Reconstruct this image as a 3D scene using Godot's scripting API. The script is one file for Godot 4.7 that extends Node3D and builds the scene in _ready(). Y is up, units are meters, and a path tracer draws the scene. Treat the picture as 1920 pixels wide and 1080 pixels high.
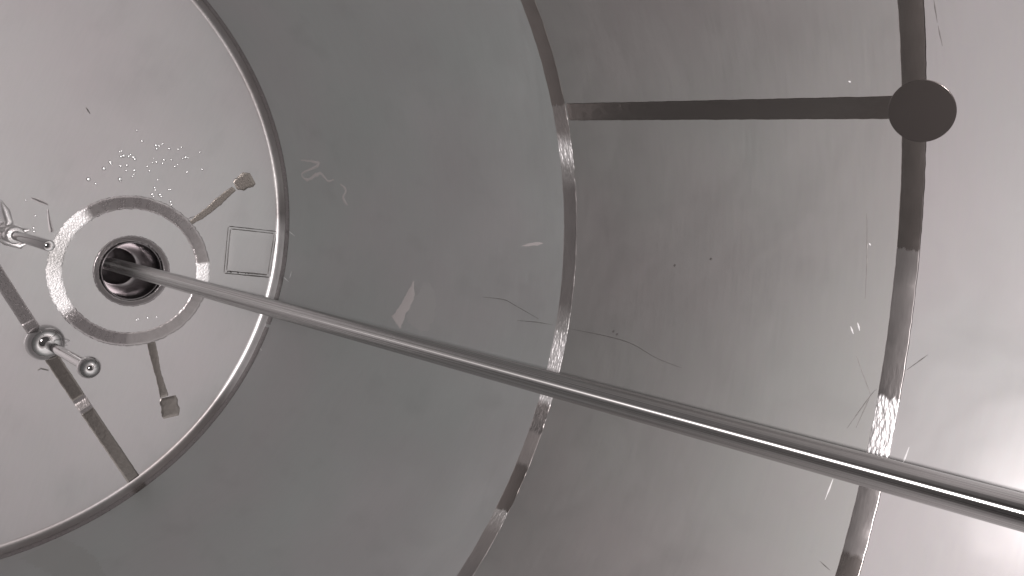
extends Node3D
# Inside of an upright stainless steel tank, radius 1 m, y is the tank's axis. Looking up from the lower
# shell towards the dished top head with its off-centre agitator shaft.

const HEAD_Y := 2.648
const HEAD_SAG := 0.12
const RIM := 0.98
const SHAFT_ANISO := -1.0
const PORT := Vector2(0.522, 0.030)

var rng := RandomNumberGenerator.new()
var M := {}
var taken := {}

# ---------------------------------------------------------------- helpers
func numbered(called: String, parent: Node) -> String:
	var key := str(parent.get_instance_id()) + called
	var n: int = taken.get(key, 0)
	taken[key] = n + 1
	return called if n == 0 else "%s_%03d" % [called, n]

func thing(called: String, label: String, category: String, at := Vector3.ZERO, group := "") -> Node3D:
	var o := Node3D.new()
	o.name = numbered(called, self)
	add_child(o, true)
	o.position = at
	o.set_meta("label", label)
	o.set_meta("category", category)
	if group: o.set_meta("group", group)
	return o

func obj(called: String, mesh: Mesh, m: Material, parent: Node3D, at := Vector3.ZERO) -> MeshInstance3D:
	var o := MeshInstance3D.new()
	o.name = numbered(called, parent)
	o.mesh = mesh
	o.material_override = m
	o.position = at
	parent.add_child(o, true)
	return o

# a sheet of nu x nv cells through fn(u, v), u and v from 0 to 1
func sheet(st: SurfaceTool, nu: int, nv: int, fn: Callable, uv: Callable) -> void:
	var p := []
	for i in nu + 1:
		for j in nv + 1:
			p.append([fn.call(float(i) / nu, float(j) / nv), uv.call(float(i) / nu, float(j) / nv)])
	for i in nu:
		for j in nv:
			var a: int = i * (nv + 1) + j
			var b := a + nv + 1
			for k in [a, b, b + 1, a, b + 1, a + 1]:
				st.set_uv(p[k][1])
				st.add_vertex(p[k][0])

func begin() -> SurfaceTool:
	var st := SurfaceTool.new()
	st.begin(Mesh.PRIMITIVE_TRIANGLES)
	return st

func done(st: SurfaceTool) -> ArrayMesh:
	st.index()
	st.generate_normals()
	return st.commit()

func on_shell(az: float, y: float, inward := 0.0) -> Vector3:
	return Vector3((1.0 - inward) * cos(az), y, (1.0 - inward) * sin(az))

func head_y(x: float, z: float) -> float:
	return HEAD_Y + HEAD_SAG * (1.0 - x * x - z * z)

func on_head(p: Vector2, below := 0.0) -> Vector3:
	return Vector3(p.x, head_y(p.x, p.y) - below, p.y)

# across a band: how far along its width and how much of its height
func band_profile(k: int, edge: float) -> Vector2:
	return [Vector2(0.0, -0.6), Vector2(edge, 0.92), Vector2(edge * 1.8, 1.0), Vector2(0.5, 1.03), Vector2(1.0 - edge * 1.8, 1.0), Vector2(1.0 - edge, 0.92), Vector2(1.0, -0.6)][k]

# a flat weld band on the shell; ragged makes its ends and edges uneven
func shell_band(az0: float, az1: float, y0: float, y1: float, h: float, along_y := false, ragged := 0.001, seed_ := 1) -> ArrayMesh:
	var st := begin()
	var n := FastNoiseLite.new()
	n.seed = seed_
	n.frequency = 9.0
	var length := (y1 - y0) if along_y else (az1 - az0)
	var cells := clampi(int(length / 0.008), 4, 500)
	var edge := 0.035
	sheet(st, cells, 6, func(u: float, v: float) -> Vector3:
		var pr := band_profile(roundi(v * 6), edge)
		var w := pr.x
		var s := u * length
		var wob := ragged * n.get_noise_2d(s * 3.0, w * 0.7 + 5.0)
		var lift := h * pr.y
		if u == 0.0 or u == 1.0: lift = -0.6 * h
		var end := 0.0
		if u <= 1.5 / cells or u >= 1.0 - 1.5 / cells: end = ragged * 2.5 * n.get_noise_2d(w * 6.0, s)
		if along_y: return on_shell(lerpf(az0, az1, w) + wob, lerpf(y0, y1, u) + end, lift)
		return on_shell(lerpf(az0, az1, u) + end, lerpf(y0, y1, w) + wob, lift),
		func(u: float, v: float) -> Vector2:
			var w := band_profile(roundi(v * 6), edge).x
			if along_y: return Vector2(lerpf(y0, y1, u), lerpf(az0, az1, w))
			return Vector2(lerpf(az0, az1, u), (y1 - y0) * w))
	return done(st)

# a band of a given width along a line of points on the head
func head_band(line: Array, widths: Array, h: float, seed_ := 1, ragged := 0.002, edge := 0.1) -> ArrayMesh:
	var st := begin()
	var n := FastNoiseLite.new()
	n.seed = seed_
	n.frequency = 12.0
	var curve := Curve2D.new()
	for q in line: curve.add_point(q)
	curve.bake_interval = 0.005
	var total := curve.get_baked_length()
	var cells := clampi(int(total / 0.006), 3, 400)
	var at := func(u: float, v: float) -> Vector2:
		var pr := band_profile(roundi(v * 6), edge)
		var s := u * total
		var c := curve.sample_baked(s)
		var d := (curve.sample_baked(minf(s + 0.004, total)) - curve.sample_baked(maxf(s - 0.004, 0.0))).normalized()
		var f := u * (widths.size() - 1)
		var w: float = lerpf(widths[int(f)], widths[mini(int(f) + 1, widths.size() - 1)], f - int(f))
		w += ragged * n.get_noise_2d(s * 3.0, pr.x * 0.4)
		return c + d.orthogonal() * (pr.x - 0.5) * w
	sheet(st, cells, 6, func(u: float, v: float) -> Vector3:
		var pr := band_profile(roundi(v * 6), edge)
		var lift := h * pr.y
		if u == 0.0 or u == 1.0: lift = -0.6 * h
		return on_head(at.call(u, v), lift),
		func(u: float, v: float) -> Vector2: return Vector2(u * total, band_profile(roundi(v * 6), edge).x * 0.05))
	return done(st)

# a ring on the head round a centre
func head_ring(center: Vector2, r0: float, r1: float, a0: float, a1: float, h: float, seed_ := 1, ragged := 0.003, dimples := 0.0) -> ArrayMesh:
	var st := begin()
	var n := FastNoiseLite.new()
	n.seed = seed_
	n.frequency = 6.0
	var d := FastNoiseLite.new()
	d.seed = seed_ + 9
	d.frequency = 30.0
	var cells := clampi(int((a1 - a0) * r1 / 0.004), 6, 400)
	var rows := 10
	sheet(st, cells, rows, func(u: float, v: float) -> Vector3:
		var a := lerpf(a0, a1, u)
		var lift := h * (1.0 - pow(absf(2.0 * v - 1.0), 10.0) * 1.5)
		if (a1 - a0) < 6.2 and (u == 0.0 or u == 1.0): lift = -0.5 * h
		var r := lerpf(r0, r1, v) + ragged * n.get_noise_2d(cos(a) * 2.0 + v, sin(a) * 2.0)
		var q := center + Vector2(cos(a), sin(a)) * r
		if v > 0.05 and v < 0.95: lift += dimples * d.get_noise_2d(q.x, q.y)
		return on_head(q, lift),
		func(u: float, v: float) -> Vector2: return Vector2(lerpf(a0, a1, u), (r1 - r0) * v))
	return done(st)

# a turned shape: profile of (radius, height), round an axis from a point
func lathe(profile: Array, at := Vector3.ZERO, axis := Vector3.UP, sides := 48) -> ArrayMesh:
	var st := begin()
	lathe_into(st, profile, at, axis, sides)
	return done(st)

func lathe_into(st: SurfaceTool, profile: Array, at := Vector3.ZERO, axis := Vector3.UP, sides := 48) -> void:
	var z := axis.normalized()
	var x := z.cross(Vector3(0.3, 0.1, 0.9)).normalized()
	var y := z.cross(x)
	var total := [0.0]
	for k in range(1, profile.size()): total.append(total[k - 1] + profile[k].distance_to(profile[k - 1]))
	for k in profile.size() - 1:
		var a: Vector2 = profile[k]
		var b: Vector2 = profile[k + 1]
		sheet(st, sides, 1, func(u: float, v: float) -> Vector3:
			var q := a.lerp(b, v)
			var t := TAU * fmod(u, 1.0)
			return at + z * q.y + (x * cos(t) + y * sin(t)) * q.x,
			func(u: float, v: float) -> Vector2: return Vector2(u * 0.3, lerpf(total[k], total[k + 1], v)))

func tube_into(st: SurfaceTool, line: Array, r: float, sides := 10) -> void:
	var prev := Vector3(0.37, 0.2, 0.9)
	var rings := []
	for k in line.size():
		var d: Vector3 = (line[mini(k + 1, line.size() - 1)] - line[maxi(k - 1, 0)]).normalized()
		var x := (prev - d * prev.dot(d)).normalized()
		prev = x
		rings.append([line[k], x, d.cross(x)])
	sheet(st, sides, line.size() - 1, func(u: float, v: float) -> Vector3:
		var g: Array = rings[roundi(v * (line.size() - 1))]
		var t := TAU * fmod(u, 1.0)
		var rr := r * (0.15 if v == 0.0 or v == 1.0 else 1.0)
		return g[0] + (g[1] * cos(t) + g[2] * sin(t)) * rr,
		func(u: float, v: float) -> Vector2: return Vector2(u, v))

func lin(r: float, g: float, b: float) -> Color:
	return Color(r, g, b).linear_to_srgb()

func noise_tex(freq: float, seed_: int, low: float, high: float, octaves := 4, size := Vector2i(512, 512)) -> NoiseTexture2D:
	var n := FastNoiseLite.new()
	n.seed = seed_
	n.frequency = freq
	n.fractal_octaves = octaves
	var t := NoiseTexture2D.new()
	t.width = size.x
	t.height = size.y
	t.seamless = true
	t.noise = n
	var g := Gradient.new()
	g.set_color(0, Color(low, low, low))
	g.set_color(1, Color(high, high, high))
	t.color_ramp = g
	return t

func normal_tex(freq: float, seed_: int, strength: float, octaves := 3, size := Vector2i(512, 512)) -> NoiseTexture2D:
	var n := FastNoiseLite.new()
	n.seed = seed_
	n.frequency = freq
	n.fractal_octaves = octaves
	var t := NoiseTexture2D.new()
	t.width = size.x
	t.height = size.y
	t.seamless = true
	t.as_normal_map = true
	t.bump_strength = strength
	t.noise = n
	return t

func steel(called: String, base: Color, rough: float, scale := Vector2(1, 1), rough_map: Texture2D = null, normal_map: Texture2D = null, normal_scale := 1.0) -> StandardMaterial3D:
	var m := StandardMaterial3D.new()
	m.resource_name = called
	m.albedo_color = base
	m.metallic = 1.0
	m.roughness = rough
	m.uv1_scale = Vector3(scale.x, scale.y, 1)
	if rough_map: m.roughness_texture = rough_map
	if normal_map:
		m.normal_enabled = true
		m.normal_texture = normal_map
		m.normal_scale = normal_scale
	M[called] = m
	return m

# the finish along a ground weld, with painted highlights: stops of [place, tint, roughness, bumps, spots]; gives one material
func finish(called: String, from: float, to: float, stops: Array, width: float, seed_: int, bump := 0.6) -> void:
	var w := 1536
	var h := 40
	var n := FastNoiseLite.new()
	n.seed = seed_
	n.frequency = 1.0
	n.fractal_octaves = 3
	var color := Image.create_empty(w, h, false, Image.FORMAT_RGB8)
	var rough := Image.create_empty(w, h, false, Image.FORMAT_RGB8)
	var high := PackedFloat32Array()
	high.resize(w * h)
	var span := to - from
	for x in w:
		for y in h:
			var a := from + span * (x + 0.5) / w
			var v := (y + 0.5) / h * width
			var streak := n.get_noise_2d(a * 22.0, v * 420.0)
			var grain := n.get_noise_2d(a * 90.0 + 50.0, v * 160.0)
			var blotch := n.get_noise_2d(a * 9.0 + 11.0, v * 14.0 + 3.0)
			var q := a + 0.007 * n.get_noise_2d(v * 55.0 + 7.0, a * 3.0) + 0.003 * n.get_noise_2d(v * 300.0, a * 30.0)
			var k := 0
			while k < stops.size() - 2 and q > stops[k + 1][0]: k += 1
			var f := clampf((q - stops[k][0]) / (stops[k + 1][0] - stops[k][0]), 0.0, 1.0)
			var c: Color = stops[k][1].lerp(stops[k + 1][1], f)
			var r := lerpf(stops[k][2], stops[k + 1][2], f)
			var b := lerpf(stops[k][3], stops[k + 1][3], f)
			c = c * (1.0 + 0.06 * streak + 0.07 * blotch + b * 0.10 * grain)
			r *= 1.0 + 0.04 * streak + 0.05 * blotch + b * 0.20 * grain
			color.set_pixel(x, y, Color(c.r, c.g, c.b).linear_to_srgb().clamp())
			rough.set_pixel(x, y, Color(r, r, r).clamp())
			high[x * h + y] = b * (1.0 * n.get_noise_2d(a * 60.0 + 90.0, v * 520.0) + 1.6 * n.get_noise_2d(a * 34.0 + 20.0, v * 130.0)) + 0.012 * streak
	var norm := Image.create_empty(w, h, false, Image.FORMAT_RGB8)
	for x in w:
		for y in h:
			var dx := high[mini(x + 1, w - 1) * h + y] - high[maxi(x - 1, 0) * h + y]
			var dy := high[x * h + mini(y + 1, h - 1)] - high[x * h + maxi(y - 1, 0)]
			var v := Vector3(-dx * bump, dy * bump, 1.0).normalized()
			norm.set_pixel(x, y, Color(v.x * 0.5 + 0.5, v.y * 0.5 + 0.5, v.z * 0.5 + 0.5))
	var m := StandardMaterial3D.new()
	m.resource_name = called
	m.metallic = 1.0
	m.roughness = 1.0
	m.albedo_texture = ImageTexture.create_from_image(color)
	m.roughness_texture = ImageTexture.create_from_image(rough)
	m.normal_enabled = true
	m.normal_texture = ImageTexture.create_from_image(norm)
	m.uv1_scale = Vector3(1.0 / span, 1.0 / width, 1)
	m.uv1_offset = Vector3(-from / span, 0, 0)
	M[called] = m

# the finish of a sheet: clouds, rolling grain, wiped streaks and faint stains; place(u, v) gives the point the noise is read at
func sheet_finish(called: String, base: Color, rough: float, from: Vector2, span: Vector2, seed_: int, w: int, h: int, grain_along: Vector2, spot := Vector4(0, 0, 0, 0)) -> void:
	var n := FastNoiseLite.new()
	n.seed = seed_
	n.frequency = 1.0
	n.fractal_octaves = 4
	var f := FastNoiseLite.new()
	f.seed = seed_ + 1
	f.frequency = 1.0
	f.fractal_octaves = 2
	var color := PackedByteArray()
	var dull := PackedByteArray()
	color.resize(w * h * 3)
	dull.resize(w * h * 3)
	var at := 0
	for y in h:
		var b := from.y + span.y * (y + 0.5) / h
		for x in w:
			var a := from.x + span.x * (x + 0.5) / w
			var cloud := n.get_noise_2d(a * 1.9, b * 1.9)
			var grain := f.get_noise_2d(a * grain_along.x, b * grain_along.y)
			var wipe := f.get_noise_2d(a * 3.0 + b * 9.0 + 2.0 * cloud + 40.0, b * 1.3 - a * 0.6)
			var stain := maxf(n.get_noise_2d(a * 5.0 + 70.0, b * 3.4) - 0.28, 0.0)
			var hue := n.get_noise_2d(a * 1.3 + 20.0, b * 1.3 - 9.0)
			var k := 1.0 + 0.03 * cloud + 0.022 * grain - 0.11 * stain
			color[at] = clampi(roundi(255.0 * pow(base.r * k * (1.0 + 0.035 * hue), 1.0 / 2.2)), 0, 255)
			color[at + 1] = clampi(roundi(255.0 * pow(base.g * k * (1.0 - 0.012 * hue), 1.0 / 2.2)), 0, 255)
			color[at + 2] = clampi(roundi(255.0 * pow(base.b * k * (1.0 + 0.004 * hue), 1.0 / 2.2)), 0, 255)
			var r := rough * (1.0 + 0.07 * cloud + 0.028 * grain + 0.04 * wipe)
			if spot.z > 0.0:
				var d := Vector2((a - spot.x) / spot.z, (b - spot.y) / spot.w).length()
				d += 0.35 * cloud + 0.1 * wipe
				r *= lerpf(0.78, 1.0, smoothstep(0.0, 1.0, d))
			var q := clampi(roundi(255.0 * r), 0, 255)
			dull[at] = q
			dull[at + 1] = q
			dull[at + 2] = q
			at += 3
	var m := StandardMaterial3D.new()
	m.resource_name = called
	m.metallic = 1.0
	m.roughness = 1.0
	m.albedo_texture = ImageTexture.create_from_image(Image.create_from_data(w, h, false, Image.FORMAT_RGB8, color))
	m.roughness_texture = ImageTexture.create_from_image(Image.create_from_data(w, h, false, Image.FORMAT_RGB8, dull))
	m.uv1_scale = Vector3(1.0 / span.x, 1.0 / span.y, 1)
	m.uv1_offset = Vector3(-from.x / span.x, -from.y / span.y, 0)
	M[called] = m

func finishes() -> void:
	var dark := Color(0.34, 0.31, 0.295)
	var mid := Color(0.40, 0.378, 0.373)
	var soft := Color(0.45, 0.42, 0.41)
	var pale := Color(0.58, 0.57, 0.56)
	var white := Color(0.93, 0.92, 0.92)
	var glint := Color(0.78, 0.77, 0.77)
	# [place, tint, roughness, bumps]; white and glint tints also paint lamp highlights
	finish("girth_upper", -1.2, 1.6, [[-1.2, mid, 0.36, 0.0], [-0.43, mid, 0.38, 0.0], [-0.31, soft, 0.52, 0.1], [-0.252, pale, 0.6, 0.7], [-0.246, dark, 0.28, 0.0], [-0.135, dark, 0.30, 0.0], [-0.122, soft, 0.56, 0.1], [-0.045, soft, 0.57, 0.1], [-0.035, mid, 0.36, 0.4], [0.03, soft, 0.46, 0.5], [0.044, white, 0.62, 0.9], [0.19, white, 0.64, 1.0], [0.235, pale, 0.52, 0.5], [0.30, mid, 0.42, 0.15], [0.45, mid, 0.40, 0.05], [0.585, mid, 0.42, 0.1], [0.64, pale, 0.54, 0.5], [0.668, white, 0.64, 1.0], [0.695, white, 0.62, 0.9], [0.73, soft, 0.5, 0.4], [0.794, soft, 0.46, 0.3], [0.798, dark, 0.30, 0.0], [1.6, dark, 0.34, 0.0]], 0.0431, 31)
	finish("girth_lower", -1.2, 1.6, [[-1.2, dark, 0.26, 0.0], [-0.062, dark, 0.27, 0.0], [-0.055, mid, 0.33, 0.0], [0.07, mid, 0.33, 0.02], [0.095, glint, 0.5, 0.35], [0.225, glint, 0.48, 0.4], [0.237, glint, 0.48, 0.4], [0.243, mid, 0.31, 0.05], [0.36, mid, 0.33, 0.0], [0.519, mid, 0.32, 0.0], [0.523, dark, 0.24, 0.0], [1.6, dark, 0.24, 0.0]], 0.0416, 33)
	var dark2 := Color(0.285, 0.266, 0.268)
	var mid2 := Color(0.32, 0.302, 0.302)
	var soft2 := Color(0.34, 0.32, 0.318)
	finish("port_ring", 0.0, TAU, [[0.0, mid2, 0.30, 0.1], [0.17, mid2, 0.30, 0.2], [0.2, white, 0.52, 0.5], [0.46, white, 0.52, 0.45], [0.5, soft2, 0.34, 0.1], [1.04, mid2, 0.28, 0.1], [1.70, mid2, 0.27, 0.05], [1.73, dark2, 0.28, 0.05], [2.50, mid2, 0.28, 0.1], [2.66, white, 0.52, 0.45], [3.3, pale, 0.5, 0.5], [3.6, white, 0.55, 0.55], [4.0, white, 0.52, 0.45], [4.14, mid2, 0.28, 0.3], [4.3, dark2, 0.28, 0.05], [4.97, dark2, 0.28, 0.0], [5.02, soft2, 0.33, 0.05], [5.9, soft2, 0.34, 0.1], [TAU, mid2, 0.30, 0.1]], 0.051, 35)  # white stretches are highlights put into the weld colour
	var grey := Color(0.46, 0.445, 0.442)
	finish("knuckle", 0.0, TAU, [[0.0, white, 0.40, 0.08], [0.34, white, 0.38, 0.08], [0.42, mid, 0.40, 0.1], [0.55, pale, 0.44, 0.1], [0.66, grey, 0.42, 0.1], [0.9, mid, 0.46, 0.14], [1.05, grey, 0.44, 0.1], [1.5, mid, 0.44, 0.1], [4.4, mid, 0.44, 0.1], [5.0, grey, 0.46, 0.1], [5.3, mid, 0.46, 0.08], [5.5, grey, 0.42, 0.12], [5.7, soft, 0.44, 0.08], [5.95, mid, 0.42, 0.1], [6.1, white, 0.42, 0.08], [TAU, white, 0.40, 0.08]], 0.05, 37, 0.22)  # white arc facing the camera paints the lamp highlight

func materials() -> void:
	finishes()
	var cloud := noise_tex(0.006, 3, 0.82, 1.0, 5)
	var drift := noise_tex(0.004, 53, 0.72, 1.0, 5)
	var wave := normal_tex(0.004, 41, 2.4, 3)
	var tone := noise_tex(0.008, 23, 0.9, 1.0, 3)
	tone.color_ramp.set_color(0, Color(1.0, 0.982, 0.985))
	tone.color_ramp.set_color(1, Color(0.97, 0.985, 0.97))
	var streak := noise_tex(0.03, 5, 0.8, 1.0)
	var brush := normal_tex(0.05, 7, 2.0, 3)
	var soft := normal_tex(0.012, 17, 3.0, 2)
	var lumps := normal_tex(0.03, 11, 5.0, 4)
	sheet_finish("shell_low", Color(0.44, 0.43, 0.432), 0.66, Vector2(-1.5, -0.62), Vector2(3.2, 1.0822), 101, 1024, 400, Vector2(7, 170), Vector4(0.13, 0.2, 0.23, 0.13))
	sheet_finish("shell_mid", Color(0.395, 0.388, 0.382), 0.615, Vector2(-1.5, 0.4622), Vector2(3.2, 0.7986), 103, 1024, 300, Vector2(7, 170))
	sheet_finish("shell", Color(0.56, 0.575, 0.572), 0.615, Vector2(-1.5, 1.2608), Vector2(3.2, 1.3572), 105, 1024, 480, Vector2(7, 170))
	sheet_finish("head", Color(0.435, 0.425, 0.427), 0.485, Vector2(-1, -1), Vector2(2, 2), 107, 768, 768, Vector2(110, 9))
	steel("band_dark", lin(0.34, 0.31, 0.295), 0.22, Vector2(3, 8), streak, soft, 0.15)
	steel("band_mid", lin(0.50, 0.48, 0.475), 0.46, Vector2(3, 12), streak, brush, 0.25)
	steel("band_dull", lin(0.28, 0.264, 0.264), 0.32, Vector2(6, 12), streak, brush, 0.2)
	steel("band_tan", lin(0.23, 0.212, 0.198), 0.26, Vector2(6, 12), streak, soft, 0.2)
	steel("lip", lin(0.26, 0.245, 0.247), 0.27, Vector2(8, 12), streak, soft, 0.2)
	steel("band_patch", lin(0.36, 0.335, 0.33), 0.42, Vector2(3, 12), streak, lumps, 0.6)
	steel("band_soft", lin(0.55, 0.50, 0.49), 0.6, Vector2(3, 12), streak, brush, 0.3)
	steel("band_bright", lin(0.66, 0.65, 0.65), 0.5, Vector2(3, 22), streak, lumps, 1.6)
	steel("band_gleam", lin(0.85, 0.84, 0.84), 0.5, Vector2(3, 24), streak, lumps, 4.0)
	steel("weld", lin(0.64, 0.62, 0.62), 0.32, Vector2(3, 9), null, soft, 0.5)
	steel("polished", lin(0.54, 0.53, 0.53), 0.07)
	steel("nozzle", lin(0.25, 0.235, 0.24), 0.24)
	var sh := steel("shaft", lin(0.82, 0.81, 0.80), 0.28, Vector2(12, 0.04), noise_tex(0.02, 61, 0.75, 1.0, 3))
	sh.albedo_texture = noise_tex(0.03, 67, 0.62, 1.0, 3)  # polish streaks in the colour also stand in for wall reflections
	sh.anisotropy_enabled = true
	sh.anisotropy = SHAFT_ANISO
	steel("scratch", lin(0.28, 0.27, 0.26), 0.5)
	steel("reflection_halo", lin(0.585, 0.588, 0.585), 0.645)
	steel("reflection_scuff", lin(0.68, 0.655, 0.65), 0.78)
	steel("disc", lin(0.27, 0.243, 0.234), 0.23)
	steel("bracket", lin(0.80, 0.78, 0.78), 0.34, Vector2(8, 8), null, lumps, 0.8)
	steel("gleam", lin(0.9, 0.9, 0.9), 0.9)
	steel("dark_reflection", lin(0.50, 0.52, 0.51), 0.585, Vector2(0.35, 0.5), cloud)
	steel("smudge", lin(0.44, 0.42, 0.42), 0.52)
	steel("tint", lin(0.26, 0.236, 0.215), 0.30, Vector2(9, 9), streak, brush, 0.8)
	steel("drop", lin(0.8, 0.8, 0.8), 0.2)
	var d := StandardMaterial3D.new()
	d.albedo_color = lin(0.02, 0.02, 0.021)
	d.roughness = 0.6
	M["rubber"] = d
	var e := StandardMaterial3D.new()
	e.albedo_color = Color.WHITE
	e.emission_enabled = true
	e.emission = Color(1, 0.98, 0.97)
	e.emission_energy_multiplier = 4.0
	M["glow"] = e

# ---------------------------------------------------------------- scene
func _ready() -> void:
	rng.seed = 20
	materials()
	var eye := Vector3(-0.6024, 0, 0)
	var right := Vector3(0.61463, -0.72411, 0.31289)
	var up := Vector3(-0.31369, 0.13957, 0.93921)
	var back := Vector3(-0.72376, -0.67542, -0.14136)
	var cam := Camera3D.new()
	cam.name = "camera"
	cam.fov = 40.0037
	cam.near = 0.02
	cam.far = 50.0
	cam.transform = Transform3D(Basis(right, up, back).orthonormalized(), eye)
	add_child(cam)
	var we := WorldEnvironment.new()
	we.name = "air"
	var env := Environment.new()
	env.background_mode = Environment.BG_COLOR
	env.background_color = Color(0.02, 0.02, 0.02)
	env.tonemap_mode = Environment.TONE_MAPPER_LINEAR
	env.tonemap_exposure = 1.0
	env.sdfgi_enabled = true
	env.ssao_enabled = true
	env.ssil_enabled = true
	we.environment = env
	add_child(we)

	# the small LED hand lamp beside the lens
	var lamp_at := eye - up * 0.012 + right * 0.02 + back * 0.05
	lamp(lamp_at, (-back - right * 0.1).normalized(), 3.7)

	tank()
	shaft()
	fittings()

func lamp(at: Vector3, towards: Vector3, energy: float) -> void:
	var t := thing("hand_lamp", "small round LED hand lamp shining up into the tank", "lamp", at)
	obj("lamp_body", lathe([Vector2(0.001, -0.05), Vector2(0.011, -0.05), Vector2(0.013, -0.045), Vector2(0.013, 0.0), Vector2(0.0115, 0.0), Vector2(0.0115, -0.002)], Vector3.ZERO, towards, 24), M.rubber, t)
	obj("lamp_lens", lathe([Vector2(0.0115, -0.002), Vector2(0.008, -0.0005), Vector2(0.0005, 0.0)], Vector3.ZERO, towards, 24), M.glow, t)
	var l := SpotLight3D.new()
	l.name = "lamp_light"
	l.light_color = Color(1, 0.97, 0.97)
	l.light_energy = energy
	l.light_size = 0.012
	l.spot_angle = 80.0
	l.spot_angle_attenuation = 1.0
	l.spot_range = 8.0
	l.spot_attenuation = 2.0
	l.shadow_enabled = true
	l.position = towards * 0.02
	var fwd := towards.normalized()
	l.basis = Basis.looking_at(fwd, Vector3(0.1, 0.2, 1).normalized())
	t.add_child(l)

# the lowest course, with an unseen manway added behind the camera to darken reflections
func lower_course(t: Node3D, y0: float, y1: float) -> void:
	var st := begin()
	var c := Vector2(PI, -0.12)
	var r := 0.38
	var uv := func(u: float, v: float) -> Vector2: return Vector2(u * TAU, lerpf(y0, y1, v))
	# round the rest of the shell, then the square with the hole
	var a0 := PI + 0.46
	var a1 := PI - 0.46 + TAU
	sheet(st, 220, 8, func(u: float, v: float) -> Vector3: return on_shell(lerpf(a0, a1, u), lerpf(y0, y1, v)),
		func(u: float, v: float) -> Vector2: return Vector2(lerpf(a0, a1, u) - TAU, lerpf(y0, y1, v)))
	sheet(st, 128, 8, func(u: float, v: float) -> Vector3:
		var t_ := TAU * fmod(u, 1.0)
		var d := Vector2(cos(t_), sin(t_))
		var far := d / maxf(absf(d.x), absf(d.y))
		var box := Vector2(0.46 * far.x, lerpf(y0, y1, far.y * 0.5 + 0.5) - c.y)
		var q := c + (d * r).lerp(box, v)
		return on_shell(q.x, q.y), uv)
	var plate := obj("shell_plate", done(st), M.shell_low, t)
	st = begin()
	sheet(st, 96, 1, func(u: float, v: float) -> Vector3:
		var t_ := TAU * fmod(u, 1.0)
		return on_shell(c.x + r * cos(t_), c.y + r * sin(t_), -0.12 * v), uv)
	obj("added_manway_neck", done(st), M.shell_low, plate)

func course(t: Node3D, y0: float, y1: float, m: Material) -> MeshInstance3D:
	var st := begin()
	var uv := func(u: float, v: float) -> Vector2: return Vector2(u * TAU - PI, lerpf(y0, y1, v))
	sheet(st, 256, 8, func(u: float, v: float) -> Vector3: return on_shell(TAU * fmod(u, 1.0) - PI, lerpf(y0, y1, v)), uv)
	var b := done(st)
	st = begin()
	st.append_from(b, 0, Transform3D.IDENTITY)
	var back := begin()
	sheet(back, 128, 1, func(u: float, v: float) -> Vector3: return on_shell(-TAU * fmod(u, 1.0), lerpf(y0, y1, v), -0.006), uv)
	st.append_from(done(back), 0, Transform3D.IDENTITY)
	return obj("shell_plate", st.commit(), m, t)

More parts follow.
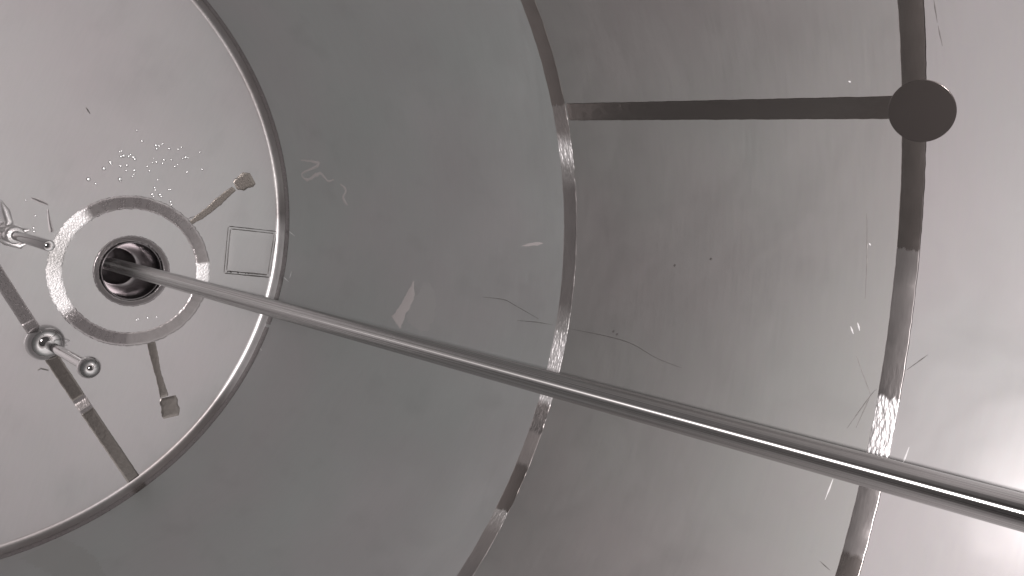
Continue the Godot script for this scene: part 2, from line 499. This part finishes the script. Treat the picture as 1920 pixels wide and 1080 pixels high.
func tank() -> void:
	var t := thing("steel_tank", "inside of a round stainless steel tank with ground weld bands", "tank")
	course(t, 1.2608, 2.618, M.shell)
	course(t, 0.4622, 1.2608, M.shell_mid)
	lower_course(t, -0.62, 0.4622)
	# bottom, behind the camera
	obj("tank_bottom", lathe([Vector2(0.0005, -0.74), Vector2(0.3, -0.735), Vector2(0.6, -0.715), Vector2(0.85, -0.68), Vector2(0.96, -0.655), Vector2(1.0, -0.62)], Vector3.ZERO, Vector3.UP, 128), M.shell, t)
	# head, from the port weld out to the knuckle
	var st := begin()
	sheet(st, 256, 32, func(u: float, v: float) -> Vector3:
		var a := TAU * fmod(u, 1.0)
		var d := Vector2(cos(a), sin(a))
		return on_head((PORT + d * 0.25).lerp(d * RIM, v)),
		func(u: float, v: float) -> Vector2:
			var a := TAU * u
			var d := Vector2(cos(a), sin(a))
			return (PORT + d * 0.25).lerp(d * RIM, v))
	var head := obj("tank_head", done(st), M.head, t)
	# knuckle: a cove between head and shell
	var cove := []
	for k in 9:
		var f := k / 8.0
		var s := f * PI / 2.0
		cove.append(Vector2(RIM + (1.0 - RIM) * sin(s), lerpf(2.618, head_y(RIM, 0), cos(s))))
	obj("head_knuckle", knuckle_ring(cove), M.knuckle, t)
	obj("knuckle_weld_band", shell_band(0, TAU, 2.590, 2.6215, 0.0008), M.band_dull, t)
	var k := 0
	# port plate, lip and nozzle
	st = begin()
	sheet(st, 128, 6, func(u: float, v: float) -> Vector3:
		var a := TAU * fmod(u, 1.0)
		return on_head(PORT + Vector2(cos(a), sin(a)) * lerpf(0.252, 0.108, v), 0.001),
		func(u: float, v: float) -> Vector2: return PORT + Vector2(cos(TAU * u), sin(TAU * u)) * lerpf(0.252, 0.108, v))
	var plate := obj("port_plate", done(st), M.head, t)
	var ring := obj("port_weld_band", head_ring(PORT, 0.2045, 0.2555, 0, TAU, 0.0026, 3, 0.004, 0.0), M.port_ring, t)
	return_nozzle(t)
	# girth welds: a base band each, and the ground pieces laid over it
	obj("girth_weld_band", shell_band(-1.2, 1.6, 1.2394, 1.2825, 0.0006, false, 0.0016), M.girth_upper, t)
	obj("girth_weld_band", shell_band(-1.2, 1.6, 0.4414, 0.483, 0.0014, false, 0.0012), M.girth_lower, t)
	obj("upright_weld_band", shell_band(0.7569, 0.7996, 0.484, 1.2385, 0.0012, true), M.band_dark, t)
	# round patch over the weld crossing
	st = begin()
	sheet(st, 64, 5, func(u: float, v: float) -> Vector3:
		var pr: Vector2 = [Vector2(1.0, 0.0006), Vector2(0.998, 0.0021), Vector2(0.985, 0.0021), Vector2(0.6, 0.0021), Vector2(0.3, 0.0021), Vector2(0.01, 0.0021)][roundi(v * 5)]
		var a := TAU * fmod(u, 1.0)
		return on_shell(0.7715 + 0.0545 * pr.x * cos(a), 0.4502 + 0.0548 * pr.x * sin(a), pr.y),
		func(u: float, v: float) -> Vector2: return Vector2(cos(TAU * u), sin(TAU * u)) * (1.0 - v))
	obj("round_patch", done(st), M.disc, t)
	# head seam and grinding marks
	var d := Vector2(0.75, -0.6615).normalized()
	var n := d.orthogonal() * -0.026
	var hs := obj("head_seam_band", head_band([n - d * 0.95, n + d * 0.988], [0.045, 0.045], 0.0008, 5), M.band_dull, t)
	for s in [[0.36, 0.46, "band_dull"], [0.662, 0.70, "band_patch"], [0.702, 0.987, "band_tan"], [0.47, 0.66, "band_tan"]]:
		k += 1
		obj("ground_piece", head_band([n + d * s[0], n + d * s[1]], [0.0455, 0.046, 0.0455], 0.0012, 60 + k, 0.004), M[s[2]], hs)
	# ground strips where fittings were cut off
	var a := obj("ground_strip", head_band([Vector2(0.628, 0.238), Vector2(0.672, 0.312), Vector2(0.725, 0.427)], [0.012, 0.026, 0.030, 0.020], 0.0012, 71, 0.008), M.tint, t)
	obj("ground_square", head_band([Vector2(0.722, 0.432), Vector2(0.745, 0.458), Vector2(0.768, 0.488)], [0.03, 0.06, 0.062, 0.05], 0.0016, 72, 0.02), M.tint, a)
	a = obj("ground_strip", head_band([Vector2(0.643, -0.147), Vector2(0.679, -0.205), Vector2(0.712, -0.262), Vector2(0.768, -0.347)], [0.028, 0.03, 0.022, 0.030], 0.0008, 73, 0.006), M.band_tan, t)
	obj("ground_square", head_band([Vector2(0.776, -0.340), Vector2(0.792, -0.370), Vector2(0.812, -0.408)], [0.056, 0.064, 0.066, 0.058], 0.0009, 74, 0.012), M.band_tan, a)
	# thin weld outline of a square plate
	var corners := [Vector2(0.7585, 0.2916), Vector2(0.9245, 0.3399), Vector2(0.9658, 0.1719), Vector2(0.8079, 0.129)]
	var sq := obj("square_plate", head_patch(corners, 0.0004), M.head, t)
	var mid_ := Vector2.ZERO
	for q in corners: mid_ += q * 0.25
	for e in 4:
		for inset in [1.0, 0.90]:
			var p0: Vector2 = mid_ + (corners[e] - mid_) * inset
			var p1: Vector2 = mid_ + (corners[(e + 1) % 4] - mid_) * inset
			var thick := 0.0055 if e == 2 else 0.0035
			obj("edge_weld", head_band([p0, p1], [thick, thick * 1.4, thick * 0.8, thick * 1.2], 0.0012, 80 + e, 0.004, 0.3), M.scratch, sq)
	for q in [[0.94, 0.003], [0.88, 0.006], [0.72, 0.004], [0.55, 0.0025], [0.5, 0.002]]:
		var p2: Vector2 = corners[3].lerp(corners[2], 1.0 - q[0]) + Vector2(0.001, 0.006)
		obj("weld_pit", head_band([p2 - Vector2(q[1], 0), p2 + Vector2(q[1], q[1] * 0.2)], [0.003, 0.005, 0.003], 0.002, 88, 0.002, 0.3), M.rubber, sq)
	marks(t)

func head_patch(c: Array, h: float) -> ArrayMesh:
	var st := begin()
	sheet(st, 10, 10, func(u: float, v: float) -> Vector3:
		var q: Vector2 = c[0].lerp(c[1], u).lerp(c[3].lerp(c[2], u), v)
		var edge := u == 0.0 or v == 0.0 or u == 1.0 or v == 1.0
		return on_head(q, -0.001 if edge else h),
		func(u: float, v: float) -> Vector2: return c[0].lerp(c[1], u).lerp(c[3].lerp(c[2], u), v))
	return done(st)

# a thin mark on the shell along points of (turn, height)
func shell_mark(line: Array, widths: Array, seed_ := 1, ragged := 0.2) -> ArrayMesh:
	var st := begin()
	var n := FastNoiseLite.new()
	n.seed = seed_
	n.frequency = 20.0
	var curve := Curve2D.new()
	for k in line.size():
		var tan: Vector2 = (line[mini(k + 1, line.size() - 1)] - line[maxi(k - 1, 0)]) * 0.16
		curve.add_point(line[k], -tan, tan)
	curve.bake_interval = 0.004
	var total := curve.get_baked_length()
	sheet(st, clampi(int(total / 0.006), 4, 300), 4, func(u: float, v: float) -> Vector3:
		var s := u * total
		var c := curve.sample_baked(s)
		var d := (curve.sample_baked(minf(s + 0.004, total)) - curve.sample_baked(maxf(s - 0.004, 0.0))).normalized()
		var f := u * (widths.size() - 1)
		var w: float = lerpf(widths[int(f)], widths[mini(int(f) + 1, widths.size() - 1)], f - int(f))
		w *= 1.0 + ragged * n.get_noise_2d(s * 2.0, v)
		var q := c + d.orthogonal() * (v - 0.5) * w
		return on_shell(q.x, q.y, 0.0006 if v > 0.1 and v < 0.9 else 0.0001),
		func(u: float, v: float) -> Vector2: return Vector2(u * total, v * 0.05))
	return done(st)

func marks(t: Node3D) -> void:
	# long thin scratches
	for s in [[Vector2(0.2678, 1.5581), Vector2(0.2727, 1.4754), Vector2(0.2625, 1.4273), Vector2(0.2418, 1.3421)], [Vector2(0.2251, 1.4153), Vector2(0.232, 1.35), Vector2(0.2346, 1.29)], [Vector2(0.2346, 1.235), Vector2(0.2366, 1.1151), Vector2(0.2318, 1.0434), Vector2(0.2127, 0.9723), Vector2(0.2037, 0.9022)],
			[Vector2(0.3051, 0.5318), Vector2(0.2363, 0.494)], [Vector2(0.333, 0.4079), Vector2(0.2971, 0.4400)], [Vector2(0.2509, 0.4860), Vector2(0.2361, 0.4949), Vector2(0.1648, 0.526)], [Vector2(0.2361, 0.4949), Vector2(0.1701, 0.5098)], [Vector2(-0.0913, 0.5157), Vector2(-0.1008, 0.4928)], [Vector2(0.9568, 0.4277), Vector2(0.92, 0.424)], [Vector2(0.915, 0.4232), Vector2(0.8809, 0.4175)],
			[Vector2(0.5813, 0.5398), Vector2(0.50, 0.534), Vector2(0.418, 0.5301)]]:
		obj("scratch", shell_mark(s, [0.0006, 0.0017, 0.0014, 0.0005], 5, 0.8), M.scratch, t)
	# bright nicks
	for s in [[Vector2(0.0636, 0.5308), Vector2(0.0211, 0.5359)], [Vector2(0.3603, 0.5506), Vector2(0.3468, 0.5437)], [Vector2(0.3698, 0.5386), Vector2(0.3551, 0.5327)], [Vector2(0.8277, 0.5721), Vector2(0.8257, 0.5681)], [Vector2(0.525, 0.532), Vector2(0.521, 0.529)], [Vector2(0.16, 0.412), Vector2(0.118, 0.418)],
			[Vector2(0.36, 2.597), Vector2(0.345, 2.55)], [Vector2(0.19, 2.597), Vector2(0.175, 2.55)], [Vector2(0.19, 2.55), Vector2(0.215, 2.546)], [Vector2(-0.085, 2.6), Vector2(-0.092, 2.575)]]:
		obj("nick", shell_mark(s, [0.001, 0.0028, 0.001], 6, 0.6), M.gleam, t)
	for s in [Vector2(0.2508, 1.1018), Vector2(0.246, 1.09), Vector2(0.4304, 0.953), Vector2(0.4556, 0.8627)]:
		obj("spot", shell_mark([s + Vector2(0.002, -0.003), s + Vector2(-0.001, 0.003)], [0.002, 0.006, 0.002], 7), M.scratch, t)
	# light reflections on the wall painted as pale marks, with one streak
	obj("reflection_scuff", shell_mark([Vector2(0.276, 1.80), Vector2(0.21, 1.80), Vector2(0.136, 1.82)], [0.03, 0.10, 0.12, 0.09], 18, 0.5), M.reflection_halo, t)
	obj("reflection_scuff", shell_mark([Vector2(0.272, 1.862), Vector2(0.21, 1.872), Vector2(0.136, 1.912)], [0.006, 0.038, 0.042, 0.062], 8, 0.5), M.reflection_scuff, t)
	obj("reflection_scuff", shell_mark([Vector2(0.4269, 1.4239), Vector2(0.4347, 1.3854), Vector2(0.4409, 1.3519)], [0.002, 0.008, 0.010, 0.003], 12, 0.6), M.reflection_scuff, t)
	obj("dark_reflection_patch", shell_mark([Vector2(-1.03, 2.57), Vector2(-1.0, 2.42), Vector2(-0.985, 2.25)], [0.12, 0.125, 0.11, 0.06], 13, 0.3), M.dark_reflection, t)  # darker patch painted for a reflection on the shell
	var squiggle_reflections := [[Vector2(0.622, 2.476), Vector2(0.617, 2.3655), Vector2(0.598, 2.40), Vector2(0.5752, 2.4851), Vector2(0.553, 2.4598), Vector2(0.572, 2.40), Vector2(0.5803, 2.3628), Vector2(0.556, 2.33), Vector2(0.562, 2.29)], [Vector2(0.548, 2.255), Vector2(0.53, 2.225), Vector2(0.505, 2.245), Vector2(0.4796, 2.2218)]]
	for s in squiggle_reflections:
		obj("reflection_scuff", shell_mark(s, [0.004, 0.011, 0.006, 0.013, 0.004], 9, 1.0), M.reflection_scuff, t)
	# smudges on the head
	for s in [[[Vector2(0.1964, 0.4684), Vector2(0.208, 0.4605), Vector2(0.2195, 0.4527)], [0.003, 0.007, 0.003], "scratch"], [[Vector2(0.1619, 0.1429), Vector2(0.19, 0.142), Vector2(0.2188, 0.1398)], [0.006, 0.020, 0.006], "smudge"], [[Vector2(0.2188, 0.1298), Vector2(0.2396, 0.090), Vector2(0.258, 0.062)], [0.004, 0.012, 0.022], "smudge"], [[Vector2(0.40, -0.352), Vector2(0.372, -0.352), Vector2(0.366, -0.362)], [0.004, 0.009, 0.004], "scratch"], [[Vector2(0.62, 0.262), Vector2(0.655, 0.292)], [0.002, 0.005, 0.002], "smudge"]]:
		obj("smudge", head_band(s[0], s[1], 0.0005, 91, 0.006, 0.3), M[s[2]], t)

func knuckle_ring(cove: Array) -> ArrayMesh:
	var st := begin()
	sheet(st, 300, cove.size() - 1, func(u: float, v: float) -> Vector3:
		var q: Vector2 = cove[roundi(v * (cove.size() - 1))]
		var a := TAU * fmod(u, 1.0)
		return Vector3(q.x * cos(a), q.y, q.x * sin(a)),
		func(u: float, v: float) -> Vector2: return Vector2(u * TAU, v * 0.05))
	return done(st)

func return_nozzle(t: Node3D) -> void:
	var y := head_y(PORT.x, PORT.y)
	var at := Vector3(PORT.x, y, PORT.y)
	obj("port_lip", head_ring(PORT, 0.0975, 0.121, 0, TAU, 0.0028, 8, 0.003), M.lip, t)
	obj("nozzle_pipe", lathe([Vector2(0.0985, 0.004), Vector2(0.0982, -0.0022), Vector2(0.0968, -0.003), Vector2(0.0948, -0.001), Vector2(0.094, 0.004), Vector2(0.094, 0.125), Vector2(0.066, 0.13), Vector2(0.062, 0.134), Vector2(0.062, 0.30), Vector2(0.001, 0.31)], at, Vector3.UP, 96), M.nozzle, t)

func shaft() -> void:
	var axis := Vector3(-0.03065, 1, -0.01657)
	var mid := Vector3(0.55806, 1.3, 0.05691)
	var lo := mid - axis * 1.9
	var len := 1.9 + 1.68
	var t := thing("agitator_shaft", "long polished steel shaft running from the port across the tank", "shaft", lo)
	axis = axis.normalized()
	obj("rod", lathe([Vector2(0.0005, 0), Vector2(0.0225, 0), Vector2(0.02349, 0.001), Vector2(0.02349, 1.0), Vector2(0.02349, 2.0), Vector2(0.02349, len)], Vector3.ZERO, axis, 96), M.shaft, t)

func fittings() -> void:
	var p := Vector2(0.3572, -0.271)
	var y := head_y(p.x, p.y)
	var t := thing("ball_ended_rod", "short polished rod with a ball tip hanging from a domed collar on the head", "rod", Vector3(p.x, y, p.y))
	var bell := [Vector2(0.057, 0.006), Vector2(0.057, -0.004)]
	for k in range(1, 12):
		var a := PI / 2.0 * k / 12.0
		bell.append(Vector2(0.015 + 0.041 * cos(a), -0.006 - 0.042 * sin(a)))
	obj("collar", lathe(bell + [Vector2(0.0145, -0.049)], Vector3.ZERO), M.polished, t)
	obj("stem", lathe([Vector2(0.0145, 0.0), Vector2(0.0145, -0.385)], Vector3.ZERO), M.polished, t)
	var ball := []
	for k in 17:
		var a := PI * k / 16.0
		ball.append(Vector2(maxf(0.031 * sin(a), 0.0004), -0.385 + 0.031 * cos(a)))
	obj("ball_tip", lathe(ball, Vector3.ZERO), M.polished, t)
	var tab := begin()
	tube_into(tab, [Vector3(0.030, -0.012, 0.014), Vector3(0.050, -0.010, 0.022), Vector3(0.068, -0.003, 0.026)], 0.008, 6)
	tube_into(tab, [Vector3(0.038, -0.010, 0.006), Vector3(0.055, -0.006, 0.010), Vector3(0.070, -0.002, 0.008)], 0.005, 6)
	obj("weld_tab", done(tab), M.bracket, t)
	# second rod, its mount partly out of frame
	p = Vector2(0.142, 0.0175)
	y = head_y(p.x, p.y)
	t = thing("bare_drop_rod", "short bare polished rod hanging from a lumpy welded bracket at the edge of the head", "rod", Vector3(p.x, y, p.y))
	obj("stem", lathe([Vector2(0.0145, 0.0), Vector2(0.0145, -0.395), Vector2(0.013, -0.397), Vector2(0.0005, -0.397)], Vector3.ZERO), M.polished, t)
	var st := begin()
	lathe_into(st, [Vector2(0.001, -0.10), Vector2(0.022, -0.10), Vector2(0.027, -0.094), Vector2(0.027, -0.066), Vector2(0.024, -0.06), Vector2(0.028, -0.052), Vector2(0.028, -0.012), Vector2(0.033, 0.004)])
	obj("socket", done(st), M.bracket, t)
	st = begin()
	tube_into(st, [Vector3(-0.05, -0.03, 0.0), Vector3(-0.02, -0.055, 0.004), Vector3(0.02, -0.075, 0.018), Vector3(0.03, -0.09, 0.03)], 0.011)
	tube_into(st, [Vector3(-0.045, -0.05, -0.024), Vector3(-0.01, -0.07, -0.028), Vector3(0.025, -0.09, -0.024), Vector3(0.034, -0.10, -0.012)], 0.010)
	obj("clamp_jaw", done(st), M.bracket, t)
	st = begin()
	tube_into(st, [Vector3(-0.05, -0.012, 0.085), Vector3(-0.03, -0.02, 0.06), Vector3(-0.012, -0.03, 0.03), Vector3(-0.02, -0.045, 0.0)], 0.012)
	obj("bracket_arm", done(st), M.bracket, t)
	drops()

func drops() -> void:
	var spots := []
	for q in [[0.4344, 0.4501, 0.006], [0.440, 0.441, 0.005], [0.5081, 0.4802, 0.004], [0.503, 0.470, 0.004], [0.3417, 0.3838, 0.004], [0.346, 0.387, 0.004], [0.3571, 0.3759, 0.0065], [0.351, 0.370, 0.005], [0.3747, 0.3882, 0.004], [0.372, 0.380, 0.005], [0.386, 0.384, 0.006], [0.393, 0.380, 0.005], [0.3289, 0.3396, 0.006], [0.333, 0.335, 0.004], [0.3195, 0.3125, 0.0065], [0.2911, 0.2618, 0.007], [0.316, 0.257, 0.004], [0.376, 0.3004, 0.007], [0.38, 0.296, 0.004], [0.405, 0.346, 0.005], [0.4843, 0.3184, 0.005], [0.49, 0.312, 0.004], [0.5087, 0.3036, 0.006], [0.515, 0.299, 0.005], [0.486, 0.295, 0.006], [0.493, 0.290, 0.004], [0.5489, 0.2956, 0.005], [0.556, 0.287, 0.005], [0.5694, 0.4918, 0.004], [0.535, 0.455, 0.006], [0.60, 0.44, 0.004], [0.5932, -0.1212, 0.005], [0.598, -0.117, 0.004], [0.6244, -0.1034, 0.004], [0.6514, -0.0926, 0.004], [0.196, 0.095, 0.004], [0.155, 0.13, 0.003], [0.205, 0.058, 0.004], [0.21, 0.048, 0.004]]:
		spots.append(q)
	for k in 26:
		spots.append([rng.randf_range(0.36, 0.56), rng.randf_range(0.32, 0.47), rng.randf_range(0.003, 0.005)])
	var st := begin()
	for q in spots:
		var r: float = q[2]
		var c := on_head(Vector2(q[0], q[1]))
		lathe_into(st, [Vector2(r, 0.0005), Vector2(r * 0.93, -r * 0.22), Vector2(r * 0.7, -r * 0.42), Vector2(r * 0.38, -r * 0.54), Vector2(r * 0.02, -r * 0.58)], c, Vector3(0.2 * q[0], 1, 0.2 * q[1]), 12)
	var o := obj("water_droplets", done(st), M.drop, self)
	o.set_meta("kind", "stuff")
	o.set_meta("label", "scatter of tiny bright droplets on the tank head around the central port")
	o.set_meta("category", "droplets")
